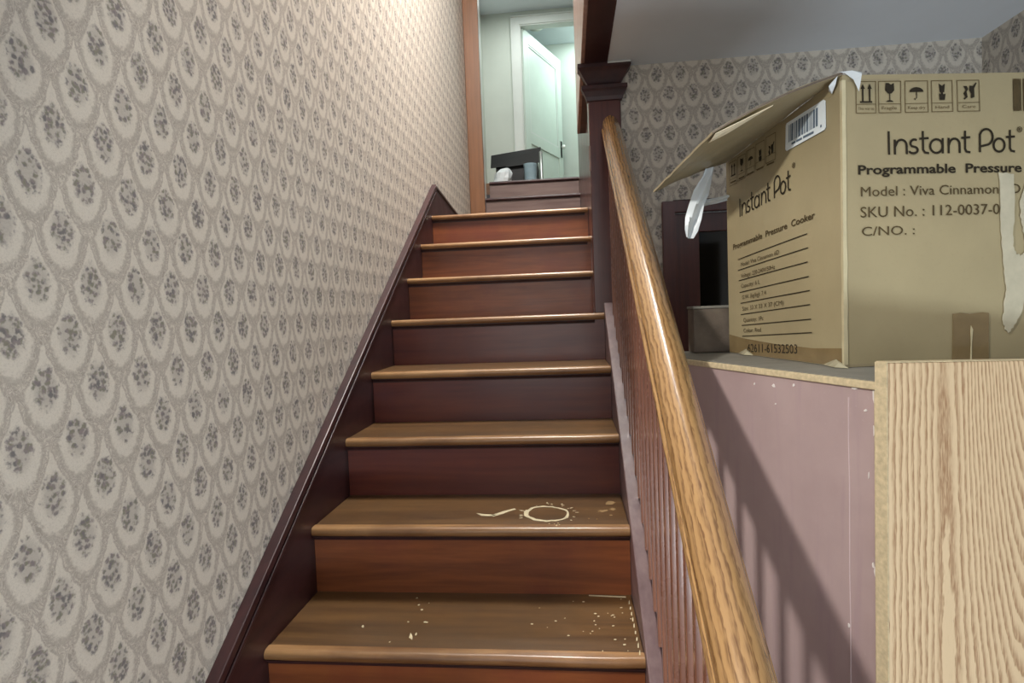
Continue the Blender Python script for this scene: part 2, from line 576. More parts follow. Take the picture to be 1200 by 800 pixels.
# hall door casing
dc = MB()
dc.box(0.215, 0.30, HY - 0.02, HY, UF, 4.775)
dc.box(0.30, 1.14, HY - 0.02, HY, 4.695, 4.775)
dc.box(1.14, 1.225, HY - 0.02, HY, UF, 4.775)
dc.box(0.30, 0.312, HY - 0.008, HY + 0.1, UF, 4.695)
dc.box(0.312, 1.14, HY - 0.008, HY + 0.1, 4.683, 4.695)
dc.box(0.205, 0.217, HY - 0.032, HY, UF, 4.787)
dc.box(0.217, 1.225, HY - 0.032, HY, 4.775, 4.787)
struct('trim_4', dc, M['white_trim'], bevel=0.002, label='grey white casing round the upstairs doorway')

# upstairs door, standing ajar into the far room
hinge = Vector((0.318, HY + 0.045, 0))
dd = Vector((0.711 - 0.318, 6.16 - HY - 0.045, 0)).normalized()
dn = Vector((dd.y, -dd.x, 0))
DW, DH = 1.0, 2.015
dz0 = UF + 0.008


def dpt(a, o, z):
    return hinge + dd * a + dn * o + Vector((0, 0, dz0 + z))


def dbox(mb, a0, a1, o0, o1, z0, z1):
    return mb.hexa([dpt(a0, o0, z0), dpt(a1, o0, z0), dpt(a1, o1, z0), dpt(a0, o1, z0),
                    dpt(a0, o0, z1), dpt(a1, o0, z1), dpt(a1, o1, z1), dpt(a0, o1, z1)])


mb = MB()
dbox(mb, 0, 0.12, -0.018, 0.018, 0, DH)
dbox(mb, DW - 0.12, DW, -0.018, 0.018, 0, DH)
dbox(mb, 0.12, DW - 0.12, -0.018, 0.018, DH - 0.13, DH)
dbox(mb, 0.12, DW - 0.12, -0.018, 0.018, 0, 0.24)
dbox(mb, 0.12, DW - 0.12, -0.018, 0.018, 0.78, 0.90)
door = struct('door_2', mb, M['door_paint'], label='pale panelled door ajar at the top of the stairs')
link('panel', dbox(MB(), 0.12, DW - 0.12, -0.006, 0.006, 0.90, DH - 0.13), M['door_paint'], door)
link('panel', dbox(MB(), 0.12, DW - 0.12, -0.006, 0.006, 0.24, 0.78), M['door_paint'], door)
mb = MB()
for a0, a1, z0, z1 in ((0.12, 0.14, 0.90, DH - 0.13), (DW - 0.14, DW - 0.12, 0.90, DH - 0.13), (0.14, DW - 0.14, DH - 0.15, DH - 0.13), (0.14, DW - 0.14, 0.90, 0.92)):
    dbox(mb, a0, a1, 0.006, 0.014, z0, z1)
link('panel_moulding', mb, M['white_trim'], door)
link('lock_plate', dbox(MB(), DW - 0.075, DW - 0.03, 0.018, 0.022, 0.80, 1.0), M['black'], door)
kp = dpt(DW - 0.05, 0.05, 0.93)
mb = MB()
mb.lathe([(0.001, -0.028), (0.018, -0.02), (0.027, 0.0), (0.018, 0.02), (0.001, 0.028)], kp, 14)
link('knob', mb, M['knob'], door, smooth=True)
link('latch_edge', dbox(MB(), DW, DW + 0.002, -0.01, 0.01, 0.84, 0.98), M['steel'], door)

# left casing at the head of the stairs, wood
struct('trim_5', MB().box(-0.019, 0.100, 3.362, 3.40, step_z(8) - 0.002, 4.84), M['orange'], bevel=0.004, label='orange brown door casing at the top of the stairs')
struct('trim_6', MB().box(0.076, 0.098, 3.401, 3.49, step_z(8) + 0.19, 4.84).box(-0.10, 0.076, 3.401, 3.49, step_z(8) + 0.19, 4.84), M['white_trim'], label='grey painted jamb behind the wooden casing')

# doorway in the back wall: casing, door with dark glass
mb = MB()
mb.box(DX0 - 0.035, DX0 + 0.012, 1.15, 1.172, 0, DZ + 0.035)
mb.box(DX0 + 0.012, DX1 - 0.012, 1.15, 1.172, DZ - 0.012, DZ + 0.035)
mb.box(DX1 - 0.012, DX1 + 0.035, 1.15, 1.172, 0, DZ + 0.035)
struct('trim_7', mb, M['darkz'], bevel=0.003, label='dark wooden casing of the doorway behind the carton')
bd = struct('door_1', MB().box(DX0 + 0.013, DX0 + 0.115, 1.178, 1.215, 0.01, DZ - 0.014)
            .box(DX1 - 0.115, DX1 - 0.013, 1.178, 1.215, 0.01, DZ - 0.014), M['darkz'], bevel=0.003, label='dark wooden door with a black glass pane behind the carton')
link('rail', MB().box(DX0 + 0.115, DX1 - 0.115, 1.180, 1.213, DZ - 0.09, DZ - 0.014), M['darkz'], bd, 0.003)
link('rail', MB().box(DX0 + 0.115, DX1 - 0.115, 1.180, 1.213, 0.80, 1.0), M['darkz'], bd, 0.003)
link('rail', MB().box(DX0 + 0.115, DX1 - 0.115, 1.180, 1.213, 0.01, 0.25), M['darkz'], bd, 0.003)
link('glass_pane', MB().box(DX0 + 0.115, DX1 - 0.115, 1.194, 1.199, 1.0, DZ - 0.09), M['blackglass'], bd)
link('panel', MB().box(DX0 + 0.115, DX1 - 0.115, 1.190, 1.203, 0.25, 0.80), M['darkz'], bd)
mb = MB()
mb.lathe([(0.001, -0.07), (0.02, -0.065), (0.027, -0.05), (0.02, -0.035), (0.009, -0.03), (0.009, 0.0)], (DX1 - 0.06, 1.178, 0.95), 14, 'y')
link('door_knob', mb, M['steel'], bd, smooth=True)

# ------------------------------------------------------------------ staircase
stairs = thing('staircase', 'dark wooden staircase with worn brown treads climbing beside the papered wall', 'stairs', (0.44, -0.82, 0))
OH = 0.02
TH = 0.026
treads = {}


def tread_parts(k, x0, x1, y0, y1, z, mat_n=None):
    if k == 4:      # notched round the pillar
        loop = [(x0, y0 + 0.012), (XR, y0 + 0.012), (XR, 1.148), (0.845, 1.148), (0.845, y1), (x0, y1)]
        body = MB().prism([(x, y, z - TH) for x, y in loop], (0, 0, TH))
    else:
        body = MB().box(x0, x1, y0 + 0.012, y1, z - TH, z)
    t = link('tread', body, M['tread'], stairs, 0.002, 1)
    # rounded nosing, a half round across the front
    prof = []
    for i in range(9):
        a = -PI / 2 + PI * i / 8
        prof.append((y0 + 0.0125 - 0.0125 * math.cos(a), z - 0.0128 + 0.0132 * math.sin(a)))
    prof += [(y0 + 0.030, z + 0.0004), (y0 + 0.030, z - 0.026)]
    mbn = MB()
    xs = [x0 + (x1 - x0) * i / 14 for i in range(15)]
    rings = []
    for i, x in enumerate(xs):
        wear = 0.0016 * noise.noise(Vector((x * 6, k * 3.1, 0)))
        ring = []
        for j, (yy, zz) in enumerate(prof):
            e = 0.006 if i in (0, 14) and j < 9 else 0
            ring.append((x + (0 if i not in (0, 14) else 0), yy + wear * (j < 9) + e * 0.4, zz + (wear * 0.4 if zz > z - 0.01 and j < 9 else 0)))
        rings.append(ring)
    mbn.sweep(rings)
    link('nosing', mbn, mat_n or M['nosing'], t, smooth=True)
    return t


for k in range(-3, 8):
    y0 = RUN * k
    z = step_z(k)
    y1 = y0 + RUN + OH + 0.008 if k < 7 else 3.14
    treads[k] = tread_parts(k, 0.0, XR if k < 5 else 0.862, y0, y1, z)
    rb = step_z(k - 1) if k > -3 else 0.0
    link('riser', MB().box(0.0, XR if k < 5 else 0.862, y0 + OH, y0 + OH + 0.018, rb, z - TH), M['riser_red'] if k in (2, 3, 4) else M['riser'], stairs)
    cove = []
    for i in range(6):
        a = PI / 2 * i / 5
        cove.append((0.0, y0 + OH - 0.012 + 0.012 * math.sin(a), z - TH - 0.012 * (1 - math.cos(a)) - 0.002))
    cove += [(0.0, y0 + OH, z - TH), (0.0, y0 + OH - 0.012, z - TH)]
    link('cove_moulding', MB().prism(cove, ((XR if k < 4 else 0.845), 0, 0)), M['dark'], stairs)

# the three steps in the doorway at the top
for k, yn in ((8, 3.12), (9, 3.405), (10, 3.672)):
    z = step_z(k)
    x0 = 0.0 if k == 8 else 0.101
    tread_parts(k, x0, 0.862, yn, yn + (0.30 if k < 10 else 0.06), z, M['dark'])
    link('riser', MB().box(x0, 0.862, yn + OH, yn + OH + 0.018, z - RISE, z - TH), M['upper_riser'], stairs)

# skirt board on the wall, with cap moulding
top = [(-0.80, 0.389), (-0.15, 0.825), (2.03, 2.283), (2.66, 2.228), (3.355, 2.168)]
loop = [(-0.80, 0.0), (-0.80, 0.389), (-0.15, 0.825), (2.03, 2.283), (2.66, 2.228), (3.11, 2.19), (3.11, 1.9), (1.95, 1.6), (-0.2, 0.0)]
link('skirt_board', MB().prism([(-0.0195, y, z) for y, z in loop], (0.0185, 0, 0)), M['dark'], stairs)


def strip_along(pts, x0, x1, h0, h1, ends=True):
    """box moulding following a polyline in the yz plane between offsets h0..h1 below it"""
    mb = MB()
    rings = []
    for (y, z) in pts:
        rings.append([(x0, y, z - h0), (x1, y, z - h0), (x1, y, z - h1), (x0, y, z - h1)])
    return mb.sweep(rings)


SKT = [(-0.80, 0.389), (-0.15, 0.825), (2.03, 2.283)]
link('skirt_cap', strip_along(SKT, -0.0195, 0.010, -0.004, 0.020), M['dark'], stairs, 0.003)
link('skirt_bead', strip_along(SKT, -0.002, 0.008, 0.034, 0.048), M['dark'], stairs, 0.003)
link('skirt_cap', strip_along([(2.03, 2.283), (2.66, 2.228), (3.10, 2.19)], -0.0195, 0.004, -0.004, 0.012), M['dark'], stairs, 0.002)

# outer string board the treads butt against, with a flat top
so = [(-0.80, nz(-0.80) - 0.30), (-0.80, nz(-0.80) + 0.012), (1.135, nz(1.135) + 0.012), (1.135, nz(1.135) - 0.30)]
link('outer_string', MB().prism([(XR + 0.001, y, z) for y, z in so], (0.034, 0, 0)), M['shoe'], stairs, 0.003)


# marks on the treads
def blob(cx, cyy, z, rx, ry, ang=0.0, n=7, th=0.0012, jag=0.35):
    pts = []
    for i in range(n):
        a = 2 * PI * i / n
        r = 1 + random.uniform(-jag, jag)
        x, y = rx * r * math.cos(a), ry * r * math.sin(a)
        pts.append((cx + x * math.cos(ang) - y * math.sin(ang), cyy + x * math.sin(ang) + y * math.cos(ang), z))
    return pts


zB = step_z(1)
yB = RUN
# pale ring
ring_in, ring_out = [], []
cx, cyy = 0.661, yB + 0.115
for i in range(28):
    a = 2 * PI * i / 28
    sq = 1.0 + 0.10 * math.cos(2 * a + 0.4) + random.uniform(-0.05, 0.05)
    ro = 1.04 + random.uniform(-0.02, 0.09) + 0.10 * max(0, -math.cos(a - 0.3))
    ring_in.append((cx + 0.052 * sq * math.cos(a), cyy + 0.060 * sq * math.sin(a)))
    ring_out.append((cx + 0.055 * sq * ro * math.cos(a), cyy + 0.064 * sq * ro * math.sin(a)))
mb = MB()
rings = []
for (ix, iy), (ox, oy) in zip(ring_in, ring_out):
    rings.append([(ix, iy, zB), (ix, iy, zB + 0.0012), (ox, oy, zB + 0.0012), (ox, oy, zB)])
rings.append(rings[0])
mb.sweep(rings, caps=False)
for i in range(26):
    a = random.uniform(0, 2 * PI)
    r = random.uniform(1.2, 1.55)
    mb.prism(blob(cx + 0.055 * r * math.cos(a), cyy + 0.064 * r * math.sin(a), zB, random.uniform(.002, .006), random.uniform(.0015, .003), a, 5), (0, 0, 0.0009))
o = link('pale_ring_mark', mb, M['scuff'], treads[1])
o['label'] = 'pale flaky ring left on the tread'
mb = MB()
for pts in (((0.452, .118), (0.470, .098), (0.492, .094), (0.508, .096), (0.512, .106), (0.488, .108), (0.470, .112)),
            ((0.505, .090), (0.530, .112), (0.552, .138), (0.566, .150), (0.560, .158), (0.543, .146), (0.520, .124), (0.500, .104))):
    mb.prism([(x, yB + y, zB) for x, y in pts], (0, 0, 0.0010))
o = link('peeled_strip_mark', mb, M['scuff'], treads[1])
o['label'] = 'tan peeled strip on the tread beside the pale ring'
mb = MB()
for (x, y, rx, ry) in ((0.845, .20, .016, .018), (0.822, .135, .014, .008), (0.85, .15, .010, .010), (0.84, .10, .004, .004), (0.778, .075, .003, .003), (0.80, .07, .002, .004)):
    mb.prism(blob(x, yB + y, zB, rx, ry, random.uniform(0, 3), 9), (0, 0, 0.0008))
link('paint_fleck', mb, M['scuff_dull'], treads[1])['kind'] = 'stuff'

zA = step_z(0)
mb = MB()
for (x, y, rx, ry) in ((0.335, .075, .014, .004), (0.345, .085, .006, .003), (0.33, .20, .004, .004), (0.315, .225, .003, .003), (0.355, .14, .006, .003), (0.30, .262, .002, .003),
                       (0.20, .115, .004, .006), (0.31, .14, .003, .003), (0.29, .05, .002, .002), (0.34, .235, .002, .002)):
    mb.prism(blob(x, y, zA, rx, ry, random.uniform(0, 3), 7), (0, 0, 0.0008))
for i in range(30):
    x = 0.60 + 0.27 * random.random() ** 0.6
    y = 0.03 + 0.24 * random.random()
    r = random.uniform(0.001, 0.0026)
    mb.prism(blob(x, y, zA, r * 1.5, r, 0, 5), (0, 0, 0.0007))
for q in range(9):
    ya = .02 + q * .028
    mb.prism([(0.872, ya, zA), (0.875, ya, zA), (0.8765, ya + random.uniform(.012, .026), zA), (0.8735, ya + .012, zA)], (0, 0, 0.0008))
mb.prism([(0.770, .285, zA), (0.868, .278, zA), (0.868, .283, zA), (0.770, .289, zA)], (0, 0, 0.0009))
link('paint_fleck', mb, M['scuff'], treads[0])['kind'] = 'stuff'

# ------------------------------------------------------------------ pillar at the end of the balustrade
pil = thing('pillar', 'square dark wooden pillar with a stepped capital where the handrail ends', 'pillar', (0.9125, 1.215, 0))
PX0, PX1, PY0, PY1 = 0.847, 0.977, 1.15, 1.28
link('shaft', MB().box(PX0, PX1, PY0, PY1, 0, ZC - 0.004), M['post'], pil, 0.004)


def collar(name, steps, mat):
    mb = MB()
    rings = []
    for o_, z in steps:
        rings.append([(PX0 - o_, PY0 - o_, z), (PX1 + o_, PY0 - o_, z), (PX1 + o_, PY0 + 0.018, z), (PX0 - o_, PY0 + 0.018, z)])
    mb.sweep(rings)
    return link(name, mb, mat, pil)


collar('neck_moulding', [(0.001, 2.375), (0.006, 2.378), (0.010, 2.392), (0.020, 2.410), (0.026, 2.418), (0.026, 2.432), (0.001, 2.436)], M['dark'])
collar('capital', [(0.001, 2.442), (0.004, 2.446), (0.014, 2.462), (0.030, 2.486), (0.040, 2.498), (0.040, 2.5135), (0.001, 2.5138)], M['dark'])
link('paint_line', MB().box(0.926, PX1 + 0.040, PY0 - 0.0415, PY0 - 0.0395, ZC - 0.008, ZC - 0.0015), M['white_trim'], pil)
link('edge_highlight_strip', MB().box(PX0 - 0.003, PX0 + 0.004, PY0 - 0.003, PY0 + 0.004, 2.10, 2.20), M['fascia'], pil)  # pale strip puts the pillar edge's highlight into the colour

# ------------------------------------------------------------------ balustrade
bal = thing('balustrade', 'stair balustrade of slim red brown balusters under a thick varnished oak handrail', 'balustrade', (0.93, -0.8, 0.2))
prof = [(-0.032, -0.064), (-0.031, -0.056), (-0.0375, -0.052), (-0.039, -0.046), (-0.0375, -0.040), (-0.034, -0.037), (-0.0345, -0.028), (-0.032, -0.018), (-0.026, -0.008), (-0.016, 0.0), (-0.006, 0.0045),
        (0.003, 0.0045), (0.012, 0.000), (0.022, -0.008), (0.030, -0.018), (0.0345, -0.028), (0.0355, -0.037), (0.040, -0.041), (0.041, -0.047), (0.039, -0.053), (0.033, -0.056), (0.032, -0.064)]
# rail runs along the slope; object axes: y along the rail
rl0, rl1 = -0.82, 1.149
rail_len = math.hypot(rl1 - rl0, SL * (rl1 - rl0))
ang = math.atan(SL)
mb = MB()
rings = []
for i in range(2):
    L = rail_len * i
    rings.append([(0.935 + dx, rl0 + math.cos(ang) * L - 0.0 * math.sin(ang), nz(rl0) + 0.752 + math.sin(ang) * L + dz / math.cos(ang)) for dx, dz in prof])
mb.sweep(rings)
link('handrail', mb, M['rail'], bal, smooth=True)
first = None
B = 0.0082
n_b = 0
y = -0.76
while y < 1.12:
    zt = nz(y) + 0.752 - 0.066 / math.cos(ang) - B * SL + 0.004
    zb = nz(y) + 0.013 + 0.0
    if first is None:
        h = (nz(0) + 0.752 - 0.074) - nz(0)
        mbb = MB()
        zz0, zz1 = 0.0, 0.672
        mbb.hexa([(-B, -B, zz0 - B * SL), (B, -B, zz0 - B * SL), (B, B, zz0 + B * SL), (-B, B, zz0 + B * SL),
                  (-B, -B, zz1 - B * SL), (B, -B, zz1 - B * SL), (B, B, zz1 + B * SL), (-B, B, zz1 + B * SL)])
        first = link('baluster', mbb, M['baluster'], None, 0.0015, 1)
        b_ = first
    else:
        b_ = first.copy()
        COL.objects.link(b_)
    b_.parent = bal
    b_.matrix_parent_inverse = bal.matrix_basis.inverted()
    b_.location = (0.922, y, nz(y) + 0.014)
    n_b += 1
    y += RUN / 4.2
link('under_rail_fillet', MB().prism([(0.908, rl0, nz(rl0) + 0.684), (0.936, rl0, nz(rl0) + 0.684), (0.936, rl0, nz(rl0) + 0.702), (0.908, rl0, nz(rl0) + 0.702)], (0, rl1 - rl0, SL * (rl1 - rl0))), M['baluster'], bal)
link('foot_newel', MB().box(0.89, 0.98, -0.91, -0.822, 0, 0.92).box(0.88, 0.99, -0.92, -0.812, 0.92, 0.945), M['darkz'], bal, 0.004)

# ------------------------------------------------------------------ cabinet with a purple painted back and an oak-look side
CN = Vector((1.189, -0.359, 0))
dp = Vector((-0.359, 0.9333, 0)).normalized()
d2 = Vector((dp.y, -dp.x, 0))
CT = 1.412
cab = thing('cabinet', 'tall cabinet with faded purple painted back and oak grain side, standing right of the handrail', 'cabinet', (1.35, 0.05, 0))


def cpt(a, o, z):
    return CN + dp * a + d2 * o + Vector((0, 0, z))


def cbox(mb, a0, a1, o0, o1, z0, z1, z1b=None):
    return mb.hexa([cpt(a0, o0, z0), cpt(a0, o1, z0), cpt(a1, o1, z0), cpt(a1, o0, z0),
                    cpt(a0, o0, z1), cpt(a0, o1, z1b or z1), cpt(a1, o1, z1b or z1), cpt(a1, o0, z1)])


CL, CD = 0.70, 0.58
link('back_panel', cbox(MB(), 0.0, CL, 0.0, 0.010, 0.0, CT - 0.013), M['purple'], cab)
link('top_panel', cbox(MB(), 0.0, CL, 0.004, CD, CT - 0.018, CT), M['dust_top'], cab)
link('edge_trim', cbox(MB(), 0.001, CL, -0.005, 0.004, CT - 0.013, CT - 0.001), M['chipboard'], cab, 0.002)['label'] = 'pale raw wood edge strip along the cabinet top'
link('corner_trim', cbox(MB(), 0.0005, 0.006, -0.004, 0.006, 0.0, CT - 0.014), M['chipboard'], cab, 0.001)
# oak-look side panel: own axes so the grain follows it
side = MB()
w_, t_, h_ = 0.60, 0.019, 1.441
side.hexa([(-0.006, -t_, 0), (w_, -t_, 0), (w_, 0, 0), (-0.006, 0, 0), (-0.006, -t_, h_), (w_, -t_, h_ - 0.027), (w_, 0, h_ - 0.027), (-0.006, 0, h_)])
so_ = link('side_panel', side, M['oak'], None, 0.001, 1)
so_.parent = cab
so_.matrix_parent_inverse = cab.matrix_basis.inverted()
so_.matrix_basis = Matrix(((d2.x, dp.x, 0, CN.x), (d2.y, dp.y, 0, CN.y), (0, 0, 1, 0), (0, 0, 0, 1)))
so_['label'] = 'oak grain side panel'
link('panel_edge', cbox(MB(), -0.0195, 0.0, -0.0085, -0.0065, 0.0, h_ + 0.0006), M['chipboard'], cab)['label'] = 'pale chipboard edge of the side panel'
mb = MB()
mb.hexa([cpt(-0.019, -0.006, h_ + 0.0003), cpt(-0.019, w_, h_ - 0.0268), cpt(0.0, w_, h_ - 0.0268), cpt(0.0, -0.006, h_ + 0.0003),
         cpt(-0.019, -0.006, h_ + 0.0018), cpt(-0.019, w_, h_ - 0.0253), cpt(0.0, w_, h_ - 0.0253), cpt(0.0, -0.006, h_ + 0.0018)])
link('panel_top_edge', mb, M['chipboard'], cab)
link('far_side_panel', cbox(MB(), CL - 0.019, CL - 0.001, 0.011, CD, 0.0, CT - 0.0185), M['oak'], cab)
link('door', cbox(MB(), 0.003, CL * 0.5 - 0.002, CD + 0.001, CD + 0.02, 0.06, CT - 0.02), M['oak'], cab, 0.002)
link('door', cbox(MB(), CL * 0.5 + 0.002, CL - 0.003, CD + 0.001, CD + 0.02, 0.06, CT - 0.02), M['oak'], cab, 0.002)
# chips and the thin pale scratch on the purple face
mb = MB()
SC = 1.132


def chip(a, z, ra, rz, n=7):
    pts = []
    for i in range(n):
        t = 2 * PI * i / n
        r = 1 + random.uniform(-.4, .4)
        pts.append(cpt(a + ra * r * math.cos(t), -0.0012, z + rz * r * math.sin(t)))
    mb.prism(pts, d2 * 0.0013)


ZE = 1.532


def zs(z):
    return ZE + (z - ZE) * SC


for a, z, ra, rz in ((.039, 1.413, .006, .0016), (.021, 1.385, .003, .002), (.0075, 1.172, .0018, .010), (.0105, 1.180, .002, .004), (.0075, 1.36, .0015, .008), (.050, 1.076, .002, .003),
                     (.194, 1.399, .003, .004), (.15, 1.405, .002, .002), (.24, 1.397, .002, .002), (.016, 1.30, .001, .006), (.008, 1.41, .002, .012), (.19, 1.37, .0015, .0015)):
    chip(a * SC, zs(z), ra, rz)
o = link('paint_chip', mb, M['chip_white'], cab)
o['kind'] = 'stuff'
mb = MB()
pts0 = [cpt(.0475 * SC + 0.0006 * math.sin(i * 2.1), -0.0008, CT - 0.03 - i * 0.07) for i in range(15)]
for a_, b_ in zip(pts0, pts0[1:]):
    mb.prism([a_, b_, b_ + dp * 0.0012, a_ + dp * 0.0012], d2 * 0.001)
link('scratch', mb, M['scratch'], cab)

# ------------------------------------------------------------------ cardboard carton
S = SC
car0 = Vector((1.2279, -0.1678, CT + 0.001))
el = Vector((-0.2012, 0.97955, 0)).normalized()
ef = Vector((0.986, 0.166, 0)).normalized()
nl = Vector((-el.y, el.x, 0))           # outward from the left face
nf = Vector((ef.y, -ef.x, 0))           # outward from the front face
LL, LF = 0.3777 * S, 0.40 * S
ZT_N, ZT_F = 0.452 * S, 0.417 * S       # top height at the near corner and at the far-left corner
carton = thing('cardboard_carton', 'large brown cardboard pressure cooker carton with an open flap, on top of the cabinet', 'box', car0 + el * LL / 2 + ef * LF / 2)


def K(p):
    return car0 + p


c_n, c_l = Vector((0, 0, 0)), el * LL
c_r, c_b = ef * LF, ef * LF + el * LL
UPV = Vector((0, 0, 1))
TK = 0.005


def lerp(a, b, t):
    return a + (b - a) * t


def wall_grid(p0, p1, h0, h1, n_out, mat, name, bulge=0.006, nu=14, nv=12, seed=0):
    """one corrugated side of the carton, slightly bulged, with thickness"""
    vf, vb = [], []
    mb = MB()
    for j in range(nv + 1):
        for i in range(nu + 1):
            a, b = i / nu, j / nv
            p = lerp(p0, p1, a) + UPV * (lerp(h0, h1, a) * b)
            bo = bulge * math.sin(PI * a) * math.sin(PI * min(1, b * 1.02)) + 0.0012 * noise.noise(Vector((a * 4, b * 4, seed)))
            bo *= 1 if 0 < i < nu else 0
            vf.append(K(p + n_out * bo))
            vb.append(K(p + n_out * (bo - TK)))
    base = 0
    mb.v = [tuple(q) for q in vf + vb]
    N = len(vf)
    W = nu + 1
    for j in range(nv):
        for i in range(nu):
            q = (j * W + i, j * W + i + 1, (j + 1) * W + i + 1, (j + 1) * W + i)
            mb.f.append(q)
            mb.f.append(tuple(N + x for x in reversed(q)))
    for i in range(nu):
        mb.f.append((nv * W + i, nv * W + i + 1, N + nv * W + i + 1, N + nv * W + i))
        mb.f.append((i + 1, i, N + i, N + i + 1))
    for j in range(nv):
        mb.f.append((j * W, (j + 1) * W, N + (j + 1) * W, N + j * W))
        mb.f.append(((j + 1) * W + nu, j * W + nu, N + j * W + nu, N + (j + 1) * W + nu))
    return link(name, mb, mat, carton, smooth=True)


BULL, BULF = 0.004, 0.005
left_w = wall_grid(c_l, c_n, ZT_F, ZT_N, nl, M['card'], 'side_wall', BULL, seed=1)
front_w = wall_grid(c_n, c_r, ZT_N, ZT_N * 1.004, nf, M['card'], 'side_wall', BULF, seed=2)
wall_grid(c_r, c_b, ZT_N, ZT_F, ef, M['card'], 'side_wall', 0.003, seed=3)
wall_grid(c_b, c_l, ZT_F, ZT_F, el, M['card'], 'side_wall', 0.003, seed=4)
link('bottom', MB().hexa([K(c_n), K(c_r), K(c_b), K(c_l), K(c_n + UPV * TK), K(c_r + UPV * TK), K(c_b + UPV * TK), K(c_l + UPV * TK)]), M['card_in'], carton)
# closed inner flaps under the raised one
a_, b_, cc, d_ = c_n + UPV * (ZT_N - 0.012), c_r + UPV * (ZT_N - 0.012), c_b + UPV * (ZT_F - 0.012), c_l + UPV * (ZT_F - 0.012)
link('inner_flap', MB().hexa([K(lerp(a_, b_, .02)), K(lerp(a_, b_, .98)), K(lerp(d_, cc, .98)), K(lerp(d_, cc, .02)),
                              K(lerp(a_, b_, .02) + UPV * .005), K(lerp(a_, b_, .98) + UPV * .005), K(lerp(d_, cc, .98) + UPV * .005), K(lerp(d_, cc, .02) + UPV * .005)]), M['card_in'], carton)


# open flap on the left
def LP(o, e, z):
    """point by outward distance, distance along the left face from the near corner, height above the cabinet top"""
    return K(nl * (o * S) + el * (e * S) + UPV * (z * S))


fl = MB()
nu, nv = 12, 8
fa, fb = [], []
H0, H1 = (0.0, 0.0, 0.4525), (0.0, 0.3777, 0.4175)
O0, O1 = (0.150, 0.128, 0.403), (0.163, 0.388, 0.357)
for j in range(nv + 1):
    for i in range(nu + 1):
        a, b = i / nu, j / nv
        h = [lerp(H0[k], H1[k], a) for k in range(3)]
        o_ = [lerp(O0[k], O1[k], a) for k in range(3)]
        p = [lerp(h[k], o_[k], b) for k in range(3)]
        p[2] += 0.008 * math.sin(PI * b) * (1 - 0.5 * a) + 0.002 * noise.noise(Vector((a * 5, b * 5, 9)))
        if j == nv:
            p[0] += 0.003 * noise.noise(Vector((a * 14, 3, 1)))
        fa.append(LP(*p))
        fb.append(LP(p[0], p[1], p[2] + 0.0045))
N = len(fa)
W = nu + 1
fl.v = [tuple(q) for q in fa + fb]
for j in range(nv):
    for i in range(nu):
        q = (j * W + i, j * W + i + 1, (j + 1) * W + i + 1, (j + 1) * W + i)
        fl.f.append(q)
        fl.f.append(tuple(N + x for x in reversed(q)))
for i in range(nu):
    fl.f.append((nv * W + i, nv * W + i + 1, N + nv * W + i + 1, N + nv * W + i))
    fl.f.append((i + 1, i, N + i, N + i + 1))
for j in range(nv):
    fl.f.append((j * W, (j + 1) * W, N + (j + 1) * W, N + j * W))
    fl.f.append(((j + 1) * W + nu, j * W + nu, N + j * W + nu, N + (j + 1) * W + nu))
flap = link('top_flap', fl, M['card_in'], carton)


def flap_pt(a, b, drop=0.0):
    h = [lerp(H0[k], H1[k], a) for k in range(3)]
    o_ = [lerp(O0[k], O1[k], a) for k in range(3)]
    p = [lerp(h[k], o_[k], b) for k in range(3)]
    p[2] += 0.008 * math.sin(PI * b) * (1 - 0.5 * a) - drop
    return LP(*p)


# torn pale liner under the flap
mb = MB()
tl = [(0.0, 0.97), (0.0, 0.50), (0.10, 0.62), (0.13, 0.78), (0.17, 0.92), (0.06, 0.965)]
mb.sweep([[flap_pt(a, b, .003 + .004 * (i % 2)) for i, (a, b) in enumerate(tl)], [flap_pt(a, b, .002 + .004 * (i % 2)) for i, (a, b) in enumerate(tl)]])
link('torn_liner', mb, M['torn'], flap)['label'] = 'pale torn paper liner'
# dark corrugated edge along the near edge of the flap
mb = MB()
ed = [flap_pt(0.0, b) for b in (0.0, 0.2, 0.4, 0.6, 0.8, 1.0)]
mb.sweep([[p - el * .0015 + UPV * .001, p - el * .0015 + UPV * .0045, p + el * .001 + UPV * .0045, p + el * .001 + UPV * .001] for p in ed])
link('corrugated_edge', mb, M['grime'], flap)


# ---- print, tape and film on the faces
def FL(u, v, o=0.0012):
    """left face point: u from the far edge towards the near corner, v up (unscaled metres)"""
    a = u / 0.3777
    hh = lerp(ZT_F, ZT_N, a)
    b = v * S / hh
    bo = BULL * math.sin(PI * a) * math.sin(PI * min(1, b * 1.02)) + 0.0012 * noise.noise(Vector((a * 4, b * 4, 1)))
    return K(lerp(c_l, c_n, a) + UPV * (v * S) + nl * (bo + o))


def FF(u, v, o=0.0012):
    a = u / 0.40
    b = v * S / (ZT_N * lerp(1, 1.004, a))
    bo = BULF * math.sin(PI * a) * math.sin(PI * min(1, b * 1.02)) + 0.0012 * noise.noise(Vector((a * 4, b * 4, 2)))
    return K(lerp(c_n, c_r, a) + UPV * (v * S) + nf * (bo + o))


def face_mesh(name, polys, F, mat, parent, o=0.0014, th=0.0006):
    mb = MB()
    for pts in polys:
        mb.sweep([[F(u, v, o - th) for u, v in pts], [F(u, v, o) for u, v in pts]])
    return link(name, mb, mat, parent)


def face_surface(name, polys, F, mat, parent, o=0.0014):
    mb = MB()
    for pts in polys:
        mb.poly([F(u, v, o) for u, v in pts])
    return link(name, mb, mat, parent)


def quad(u0, v0, u1, v1):
    return [(u0, v0), (u1, v0), (u1, v1), (u0, v1)]


_dg = bpy.context.evaluated_depsgraph_get


